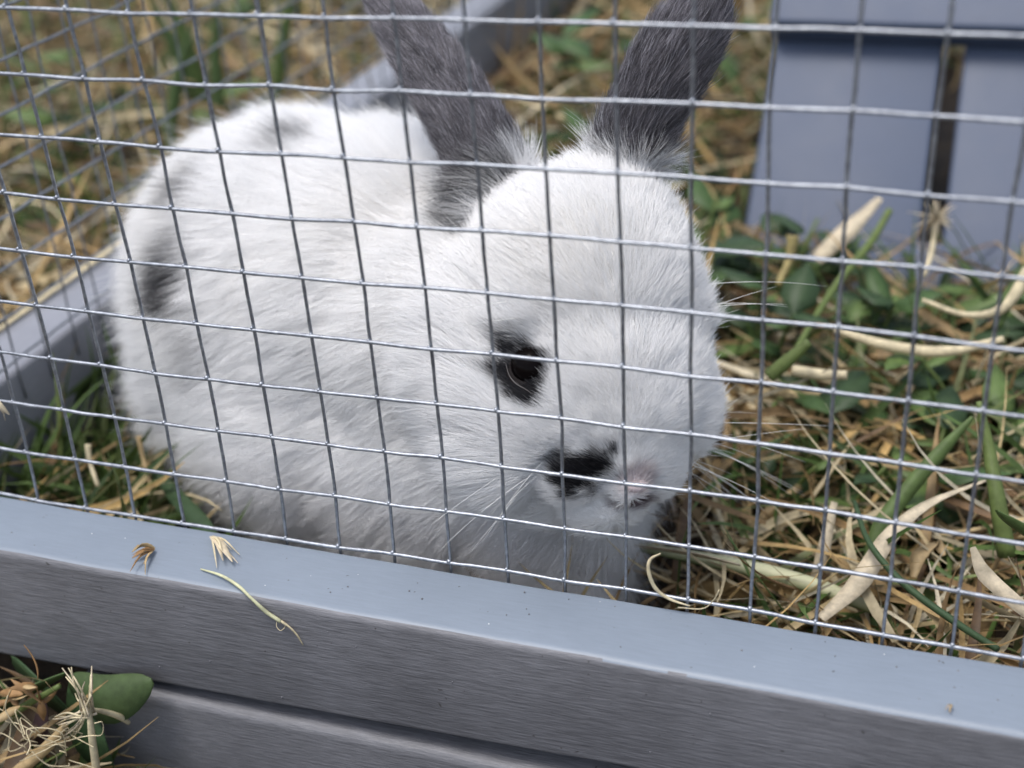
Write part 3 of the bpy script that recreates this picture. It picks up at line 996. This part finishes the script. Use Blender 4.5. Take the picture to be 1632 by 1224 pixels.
# ------------------------------------------------------------------ broad-leaved weeds
def leaf_geo(base, d, L, Wd, up, bend=.35, n=8):
    d = unit(d); s = unit(np.cross(d, up)); u = np.cross(s, d)
    t = np.linspace(0, 1, n)
    P = np.array([base + d * L * a - u * bend * L * a * a for a in t])
    W_ = Wd * np.sin(np.pi * np.clip(t ** .85 * .96 + .03, 0, 1)) ** 1.0 * (1 + .10 * np.sin(t * 23 + L * 9e3))
    return ribbon(P, W_, s, fold=.22, thick=.0002)

LEAFMATS = [plant_mat('weed_leaf_%s' % k, tint=c, rough=.5, mottle=.22) for k, c in
            (('mid', (.06, .11, .035)), ('dark', (.038, .07, .028)), ('fresh', (.11, .17, .05)), ('grey', (.085, .12, .065)))]
def weed(loc, h, nl, size, label, group, seed, spread=.5, mats=(0, 1, 2)):
    r = random.Random(seed)
    o = empty('weed', loc); tag(o, label, 'weed', group)
    loc = np.asarray(loc, float)
    ns = max(2, nl // 4)
    tips = []
    for k in range(ns):
        a = r.uniform(0, 6.28); tip = loc + np.array([math.cos(a) * h * spread * r.uniform(.3, 1), math.sin(a) * h * spread * r.uniform(.3, 1), h * r.uniform(.6, 1.05)])
        mid = (loc + tip) / 2 + np.array([r.uniform(-.003, .003), r.uniform(-.003, .003), .004])
        P = smooth_path([loc, mid, tip], 8); tips.append(P)
        V, F = tube(P, np.linspace(.0009, .0005, 8), 6); obj('stem', V, F, M_stalk_green, o)
    for k in range(nl):
        P = tips[k % ns]; b = P[r.randint(2, 7)]
        a = r.uniform(0, 6.28); d = np.array([math.cos(a), math.sin(a), r.uniform(-.1, .9)])
        V, F = leaf_geo(b, d, size * r.uniform(.4, 1.2), size * r.uniform(.15, .30), np.array([r.uniform(-.3, .3), r.uniform(-.3, .3), 1.0]), r.uniform(.05, .5))
        obj('leaf', V, F, LEAFMATS[r.choice(mats)], o)
    return o
WG = 'broad-leaved weeds growing through the run'
spots = [((1110, 345), .205, .038, 11, .015), ((1165, 380), .20, .034, 12, .015), ((1250, 350), .205, .040, 12, .016), ((1290, 335), .21, .045, 8, .016),
         ((1130, 430), .17, .026, 10, .016), ((1230, 470), .15, .026, 9, .014), ((1400, 470), .17, .028, 11, .016), ((1490, 480), .18, .030, 11, .017),
         ((1580, 470), .18, .034, 9, .016), ((1400, 610), .115, .020, 4, .019), ((1250, 660), .095, .018, 6, .010), ((1480, 650), .10, .018, 6, .015),
         ((1560, 560), .13, .024, 7, .014), ((1340, 690), .09, .015, 5, .012), ((1600, 640), .11, .022, 7, .013)]
wl = ['leafy green weed close behind the rabbit\'s far ear base', 'leafy green weed at the lower left corner of the ramp', 'bushy green weed rising over the left plank\'s foot',
      'taller green weed touching the pale straw on the ramp', 'green weed right beside the rabbit\'s brow whiskers', 'low weed at the foot of the yellow stalk',
      'dense weed under the olive cut stalk before the ramp', 'dense dark weed below the dried seed head', 'weed below the right plank beside the bud stalk', 'round broad leaves lying under the long horizontal straw',
      'small weed at the lower end of the short olive stalk', 'small weed under the forked pale straw', 'weed between the bud stalk and the horizontal straw', 'tiny weed between the whiskers and the fresh green blade',
      'weed beside the top of the upright thick green stalk']
for k, ((u, v), y, h, nl, sz) in enumerate(spots):
    nl = int(nl * 1.7); sz *= 1.35
    p = at(u, v, y=y); p[2] = GZ
    q = at(u, v, y=y); h2 = max(h, min(.05, q[2] - GZ))
    weed(p, h2, nl, sz, wl[k], WG, 100 + k)
for k, (x, y, h, sz) in enumerate([(-.155, .115, .03, .022), (-.158, .062, .022, .02), (-.145, .045, .016, .018)]):
    weed((x, y, GZ), h, 7, sz, 'dark green weed between the rabbit\'s rump and the side rail', 'weeds behind the rump', 200 + k, mats=(0, 1))
far = [(-.26, .34), (-.30, .44), (-.33, .30), (-.24, .58), (-.05, .42), (-.09, .36), (-.02, .50), (-.12, .55), (-.29, .12), (-.38, .2), (-.07, .30), (.0, .62)]
for k, (x, y) in enumerate(far):
    weed((x, y, GZ), .04 + .012 * (k % 3), 10, .026, 'blurred green weed growing outside the side mesh' if x < -.19 else 'blurred green weed on the open ground behind the ears',
         'weeds in the blurred background', 300 + k, mats=(0, 2, 0))

# ------------------------------------------------------------------ single stalks and blades one can pick out
def stalk(name, label, cat, pts, R, mat, n=16, sides=8, two=False):
    P = smooth_path(pts, n)
    V, F = tube(P, np.interp(np.linspace(0, 1, n), np.linspace(0, 1, len(R)), R), sides)
    col = None
    if two:                                                     # bleached along its upper side, green below
        V = np.array(V); rel = (V.reshape(n, sides, 3) - P[:, None, :])[:, :, 2].ravel(); rel = rel / (np.abs(rel).max() + 1e-9)
        w = np.clip(.45 + rel * .9, 0, 1)[:, None]
        col = np.array([.10, .15, .035]) * (1 - w) + np.array([.50, .50, .32]) * w
    return tag(obj(name, V, F, mat, None, True, col), label, cat)
def blade(name, label, cat, pts, Wd, side, mat, n=16, fold=.3):
    P = smooth_path(pts, n)
    V, F = ribbon(P, np.interp(np.linspace(0, 1, n), np.linspace(0, 1, len(Wd)), Wd), side, fold, .0003)
    return tag(obj(name, V, F, mat), label, cat)
def pts(*a): return [at(u, v, y=y) for u, v, y in a]
M_cream = plant_mat('cream_dry_blade', tint=(.60, .52, .38))
M_tan = plant_mat('tan_dry_blade', tint=(.46, .34, .18))
M_fresh = plant_mat('fresh_green_blade', tint=(.095, .145, .045), mottle=.25)
M_deep = plant_mat('deep_green_blade', tint=(.05, .09, .04), mottle=.14)
M_yellow = plant_mat('yellow_stalk', tint=(.36, .30, .13))
M_purple = plant_mat('purple_brown_leaf', tint=(.10, .06, .06))
camside = np.array([0, -.5, .85])
stalk('grass_stalk', 'thick green and white grass stalk lying flat beside the front rail', 'stalk',
      pts((1020, 872, .048), (1130, 893, .046), (1230, 915, .044), (1330, 945, .042), (1400, 975, .040)), [.0011, .0017, .0021, .0019, .0010], M_two_tone, two=True)
blade('dry_sheath', 'cream dry sheath lying along the top of the thick green stalk', 'straw',
      pts((1010, 868, .047), (1100, 880, .044), (1180, 900, .042)), [.0006, .0011, .0003], camside, M_cream)
blade('straw', 'long cream dry grass blade arching up from the front rail', 'straw',
      pts((1308, 985, .030), (1370, 925, .040), (1420, 850, .050), (1480, 800, .060), (1570, 765, .070)), [.0012, .0024, .0019, .0014, .0006], (1, .3, .2), M_cream)
blade('straw', 'short cream dry blade with a frayed tip beside the long green wire-thin stem', 'straw',
      pts((1550, 872, .036), (1570, 915, .034), (1625, 965, .030), (1680, 1010, .028)), [.0006, .0017, .0015, .0008], (1, .3, .6), M_cream)
blade('grass_shoot', 'flat fresh green blade rising behind the arching cream blade', 'grass blade',
      pts((1385, 900, .058), (1405, 840, .064), (1440, 790, .070), (1500, 720, .078), (1550, 665, .084)), [.0016, .0022, .0020, .0017, .0005], (1, .4, .2), M_fresh)
stalk('grass_stalk', 'upright thick green grass stalk standing near the cream frayed blade', 'stalk',
      pts((1605, 885, .058), (1590, 800, .062), (1575, 710, .070), (1560, 640, .074)), [.0022, .0019, .0014, .0007], M_stalk_green)
blade('grass_shoot', 'green blade with a yellow cut tip pointing at the wire', 'grass blade',
      pts((1700, 900, .040), (1640, 855, .040), (1605, 830, .039), (1588, 814, .038)), [.0026, .0024, .0016, .0003], camside, M_fresh)
stalk('thin_grass_stalk', 'thin dark green stem slanting down to the front rail', 'stem',
      pts((1362, 800, .06), (1385, 865, .045), (1440, 930, .035), (1520, 990, .026), (1590, 1035, .018)), [.0006, .0007, .0008, .0008, .0007], M_deep)
blade('straw', 'pale straw leaning against the lower face of the ramp', 'straw',
      pts((1300, 412, .190), (1350, 365, .196), (1402, 315, .204)), [.0024, .0034, .0012], (1, 0, .3), M_cream)
stalk('grass_stalk', 'olive green cut stalk slanting in front of the ramp', 'stalk',
      pts((1250, 590, .105), (1325, 465, .150), (1385, 390, .178), (1418, 335, .190)), [.0008, .0011, .0013, .0011], M_stalk_green)
stalk('grass_stalk', 'short olive stalk lying below the weeds beside the whiskers', 'stalk',
      pts((1225, 600, .090), (1255, 575, .092), (1290, 545, .094)), [.0018, .0018, .0012], M_stalk_green)
stalk('weed_stalk', 'yellow weed stalk standing among the weeds left of the ramp', 'stalk',
      pts((1240, 455, .150), (1258, 415, .155), (1264, 375, .158)), [.0010, .0013, .0019], M_yellow)
stalk('straw', 'long pale horizontal straw lying across the ground below the weeds', 'straw',
      pts((1330, 525, .125), (1420, 552, .122), (1510, 560, .120), (1600, 540, .122)), [.0010, .0016, .0015, .0009], M_straw_pale)
stalk('straw', 'forked pale straw running up to a green stem end', 'straw',
      pts((1470, 478, .140), (1540, 502, .135), (1600, 490, .135), (1640, 430, .14)), [.0006, .0009, .0014, .0018], M_straw_pale)
stalk('weed_stalk', 'slim yellow-green bud stalk at the foot of the ramp near the pale straw', 'stalk',
      pts((1590, 520, .135), (1605, 480, .138), (1640, 430, .140)), [.0012, .0022, .0016], M_fresh)
stalk('straw', 'tan straw piece lying diagonally behind the whiskers', 'straw',
      pts((1175, 870, .075), (1215, 825, .082), (1275, 775, .090)), [.0012, .0014, .0010], M_tan)
blade('straw', 'upright pale dry blade between the tan straw and the arching cream blade', 'straw',
      pts((1295, 940, .052), (1312, 880, .056), (1330, 800, .064)), [.0010, .0016, .0008], (1, .2, 0), M_cream)
blade('straw', 'curled orange-brown dry leaf tip among the dried grass', 'straw',
      pts((1455, 920, .052), (1465, 880, .058), (1490, 865, .062), (1505, 885, .060)), [.0008, .0022, .0018, .0004], (1, 0, .4), M_tan)
stalk('straw', 'short thick pale straw lying below the weeds left of the round leaf', 'straw',
      pts((1262, 590, .098), (1310, 597, .098), (1350, 598, .098)), [.0015, .0015, .0012], M_straw_pale)
# left of the rabbit
blade('grass_shoot', 'broad green grass blade crossing the corner behind the rump', 'grass blade',
      pts((-20, 720, .045), (60, 680, .060), (120, 625, .075), (175, 575, .090)), [.0026, .0030, .0026, .0010], (.2, .5, .8), M_fresh)
blade('grass_shoot', 'dark green blade curving over under the rabbit\'s flank', 'grass blade',
      pts((235, 735, .055), (280, 790, .035), (320, 835, .022), (350, 870, .012)), [.0008, .0020, .0024, .0012], (1, 0, .4), M_deep)
stalk('straw', 'short cut yellow stalk beside the rabbit\'s flank', 'straw',
      pts((240, 775, .040), (228, 730, .044), (221, 695, .046)), [.0007, .0006, .0008], M_tan)
stalk('straw', 'short cut pale stalk standing in the corner behind the rail', 'straw',
      pts((156, 775, .030), (143, 735, .034), (140, 708, .036)), [.0006, .0006, .0009], M_straw_pale)
blade('straw', 'pale straw lying along the outer edge of the side rail', 'straw',
      [np.array([side_x(.07) - .019, .07, -.0006]), np.array([side_x(.13) - .0185, .13, .0002]), np.array([side_x(.21) - .021, .21, -.0006])],
      [.0008, .0013, .0005], (1, 0, 0), M_straw_pale)
for k, (x, y, L, az) in enumerate([(-.235, .30, .09, .5), (-.25, .16, .08, 1.2), (-.30, .40, .10, .2), (-.22, .10, .06, 1.0), (-.34, .52, .12, .1), (-.10, .34, .08, .2), (-.03, .40, .09, 1.1), (-.08, .50, .10, 2.2)]):
    b = np.array([x, y, GZ + .026]); d = np.array([math.cos(az), math.sin(az), .05])
    blade('straw', 'blurred cream straw lying on the ground outside the side mesh' if x < -.19 else 'blurred cream straw lying on the ground behind the ears', 'straw',
          [b, b + d * L * .5 + np.array([0, 0, .006]), b + d * L], [.0012, .0024, .0008], camside, M_cream)['group'] = 'blurred straws in the background'

for k, (x, y, L, lean) in enumerate([(-.262, .32, .085, .1), (-.272, .335, .10, -.15), (-.285, .31, .075, .3), (-.25, .35, .09, .25), (-.295, .36, .08, -.2), (-.20, .02, .05, .3), (-.215, .045, .045, -.3)]):
    b = np.array([x, y, GZ]); tp = b + np.array([lean * L, .3 * lean * L, L * .9])
    blade('grass_shoot', 'tall blurred green grass blade growing outside the side mesh', 'grass blade', [b, (b + tp) / 2 + np.array([-.1 * L * lean, 0, .06 * L]), tp],
          [.0022, .0034, .0006], (1, .3, 0), M_fresh if k % 2 else M_leaf)['group'] = 'tall grass blades outside the side mesh'
# dried flower head against the ramp
fo = empty('dried_flower', at(1470, 440, y=.17)); tag(fo, 'pale fluffy dried seed head on a thin stalk before the ramp', 'dried flower')
P = smooth_path(pts((1472, 440, .170), (1485, 400, .178), (1492, 350, .184)), 8)
V, F = tube(P, .0008, 6); obj('stalk', V, F, M_straw_pale, fo)
parts = []
for k in range(38):
    d = unit(np.array([random.gauss(.1, .7), random.gauss(-.2, .6), random.gauss(.5, .5)])); L = random.uniform(.004, .009)
    parts.append(tube([P[-1], P[-1] + d * L * .5, P[-1] + d * L + np.array([0, 0, -.001])], [.0003, .00022, .0001], 4))
V, F = join(parts); obj('seed_head', V, F, M_cream, fo)

# ------------------------------------------------------------------ bits of straw on the rail and the wire
def on_top(u, v, dz=.0006):
    p = at(u, v, z=-.001)
    for k in range(3): p = at(u, v, z=rail_top(p[0]) + dz)
    return p
def on_front(u, v, off=.0008): return at(u, v, y=YF - off)
stalk('straw', 'thin pale green straw hanging over the front edge of the rail', 'straw',
      [on_top(320, 907), on_top(352, 917, .0012), on_top(380, 934, .0012), on_front(400, 953, .0012), on_front(424, 975), on_front(448, 991)],
      [.00016, .0003, .00036, .0003, .00042, .0004], plant_mat('pale_green_straw', tint=(.62, .62, .40)), n=24)
stalk('straw_fibre', 'hair-thin broken end of the pale green straw on the rail face', 'straw',
      [on_front(448, 990), on_front(462, 1000), on_front(474, 1013), on_front(483, 1028)], [.0003, .0002, .0002, .00012], M_straw_pale, n=12)
stalk('straw_fibre', 'tiny curled fibre loop at the joint of the straw on the rail face', 'straw',
      [on_front(441, 990), on_front(441, 999, .0014), on_front(447, 1005, .0016), on_front(453, 1001, .001), on_front(455, 995)], [.00008] * 3, M_straw_pale, n=16, sides=5)

def husk(name, label, root_, tips, w, mat, mat2=None):
    o = empty(name, root_); tag(o, label, 'husk')
    for k, tp in enumerate(tips):
        tp = np.asarray(tp) + np.array([random.gauss(0, .0007), random.gauss(0, .0005), random.uniform(0, .0008)]); mid = (root_ + tp) / 2 + np.array([random.uniform(-.0004, .0004), random.uniform(-.0004, .0004), random.uniform(.0004, .0012)])
        P = smooth_path([root_, mid, tp], 7)
        V, F = ribbon(P, np.array([.5, .9, 1.0, .95, .8, .5, .12]) * w * random.choice((.35, .5, .9, 1.5)), (random.uniform(.2, 1), random.uniform(-.8, .8), random.uniform(-.7, .7)), random.uniform(.1, .9), .00010)
        obj('bract', V, F, mat if (mat2 is None or k % 3) else mat2, o)
    return o
husk('grass_husk', 'split cream seed husk lying on top of the front rail', on_top(337, 855, .0007),
     [on_top(348, 905), on_top(356, 898, .0012), on_top(372, 902), on_top(384, 886, .0008), on_top(380, 893, .0015), on_top(362, 880, .0002), on_top(350, 880, .002)], .00062, M_cream, M_straw_pale)
husk('grass_husk', 'small brown crumpled husk lying on the front rail edge', on_top(246, 876, .0008),
     [on_top(202, 886, .0006), on_top(206, 896), on_top(214, 912, .0006), on_top(224, 914, .0004), on_top(216, 898, .0014), on_top(204, 890, .0016), on_top(228, 902, .001)], .00050, M_straw_brown, M_tan)
stalk('straw_curl', 'curled thin straw caught on the bottom wire beside the rabbit', 'straw',
      pts((1053, 882, -.0006), (1036, 892, -.0012), (1034, 912, -.0016), (1045, 938, -.0018), (1068, 955, -.002), (1100, 966, -.002)), [.00014, .00032, .0004, .0004, .0003, .00012], M_straw_pale, n=24)
stalk('straw_fibre', 'fine fibre rising from the bottom wire beside the curled straw', 'straw',
      pts((1080, 968, -.0016), (1120, 970, -.001), (1138, 955, -.001), (1146, 940, -.001)), [.00014, .00012, .0001], M_straw_pale, n=14, sides=5)
husk('straw_crumb', 'tiny tan straw crumb near the right front edge of the rail', on_top(1517, 1126, .0004), [on_top(1506, 1138, .0003), on_top(1511, 1136, .0008), on_top(1509, 1131, .0002)], .00022, M_tan)
husk('straw_crumb', 'pale straw scrap caught on the mesh beside the corner', at(-4, 640, y=-.0008), [at(8, 668, y=-.001), at(14, 664, y=-.0012), at(4, 662, y=-.0014)], .0005, M_cream)

# ------------------------------------------------------------------ tangle at the foot of the rail (outside)
def leafthing(name, label, cat, base, tip, width, side, mat, bend):
    P = smooth_path([base, (np.asarray(base) + tip) / 2 + np.asarray(bend), tip], 14)
    t = np.linspace(0, 1, 14)
    V, F = ribbon(P, width * np.sin(np.pi * np.clip(t * .95 + .04, 0, 1)) ** .6, side, .12, .0003)
    return tag(obj(name, V, F, mat), label, cat)
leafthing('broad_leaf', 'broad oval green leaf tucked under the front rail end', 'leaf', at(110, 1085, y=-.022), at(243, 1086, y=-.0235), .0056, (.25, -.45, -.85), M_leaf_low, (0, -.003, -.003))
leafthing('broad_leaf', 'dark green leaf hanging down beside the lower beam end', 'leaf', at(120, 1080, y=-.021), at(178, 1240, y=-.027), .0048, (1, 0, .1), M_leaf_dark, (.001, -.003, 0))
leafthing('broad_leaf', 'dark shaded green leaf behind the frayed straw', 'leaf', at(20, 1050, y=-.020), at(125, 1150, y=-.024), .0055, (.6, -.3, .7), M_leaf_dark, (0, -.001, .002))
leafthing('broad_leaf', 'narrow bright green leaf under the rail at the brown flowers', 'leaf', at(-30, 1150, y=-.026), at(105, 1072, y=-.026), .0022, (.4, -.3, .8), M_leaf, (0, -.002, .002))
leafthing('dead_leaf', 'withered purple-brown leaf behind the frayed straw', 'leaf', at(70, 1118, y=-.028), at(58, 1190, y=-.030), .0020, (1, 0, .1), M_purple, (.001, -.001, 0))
stalk('straw', 'flat brown straw end lying at the foot of the rail', 'straw', pts((105, 1155, -.034), (75, 1190, -.036), (28, 1230, -.039)), [.0007, .0014, .0015], M_tan)
stalk('straw', 'cream upright straw stem with frayed fibres at the lower beam end', 'straw', pts((146, 1075, -.033), (143, 1130, -.035), (146, 1170, -.036), (155, 1235, -.037)), [.0003, .0005, .0008, .0009], M_straw_pale)
stalk('straw', 'bent cream straw tip resting against the lower beam', 'straw', pts((140, 1130, -.034), (165, 1134, -.031), (190, 1142, -.028), (205, 1152, -.026)), [.0004, .0006, .0007, .0005], M_straw_pale)
stalk('straw', 'green stem running up to the brown dried petals', 'stem', pts((-30, 1170, -.03), (40, 1125, -.031), (95, 1093, -.030)), [.0008, .0009, .0006], M_stalk_green)
fr = empty('frayed_straw', at(140, 1130, y=-.035)); tag(fr, 'bundle of frayed cream straw fibres outside the rail', 'straw')
c0 = at(140, 1132, y=-.035)
for k in range(22):
    u, v = (random.uniform(95, 150), random.uniform(1060, 1110)) if k % 2 else (random.uniform(80, 128), random.uniform(1140, 1180))
    P = smooth_path([c0 + np.random.default_rng(k).normal(size=3) * .0008, at((u + 140) / 2 + random.uniform(-8, 8), (v + 1132) / 2 + random.uniform(-6, 6), y=-.036), at(u, v, y=-.033 + random.uniform(-.003, .003))], 9)
    V, F = tube(P, np.linspace(.0003, .00014, 9), 5); obj('fibre', V, F, M_straw_pale if k % 3 else M_cream, fr)
fb = empty('fibre_tangle', at(80, 1190, y=-.037)); tag(fb, 'matted nest of hair-thin pale fibres at the foot of the rail', 'straw')
for k in range(16):
    p = [at(random.uniform(30, 110), random.uniform(1165, 1215), y=-.037 + random.uniform(-.002, .002))]
    for q in range(4): p.append(p[-1] + np.random.default_rng(k * 9 + q).normal(size=3) * np.array([.004, .0012, .003]))
    P = smooth_path(p, 18); V, F = tube(P, .00013, 5); obj('fibre', V, F, M_straw_pale, fb)
df = empty('dried_petals', at(40, 1110, y=-.033)); tag(df, 'cluster of brown dried petals beside the broad green leaf', 'dried flower')
for k in range(14):
    b = at(random.uniform(15, 75), random.uniform(1070, 1140), y=-.032 + random.uniform(-.002, .002))
    d = unit([random.gauss(0, 1), random.gauss(-.4, .5), random.gauss(.2, .8)])
    V, F = leaf_geo(b, d, random.uniform(.004, .009), random.uniform(.0005, .0011), np.array([random.gauss(0, 1), random.gauss(0, 1), 1.0]), random.uniform(-.6, .8))
    obj('petal', V, F, M_straw_brown if k % 3 else M_tan, df)
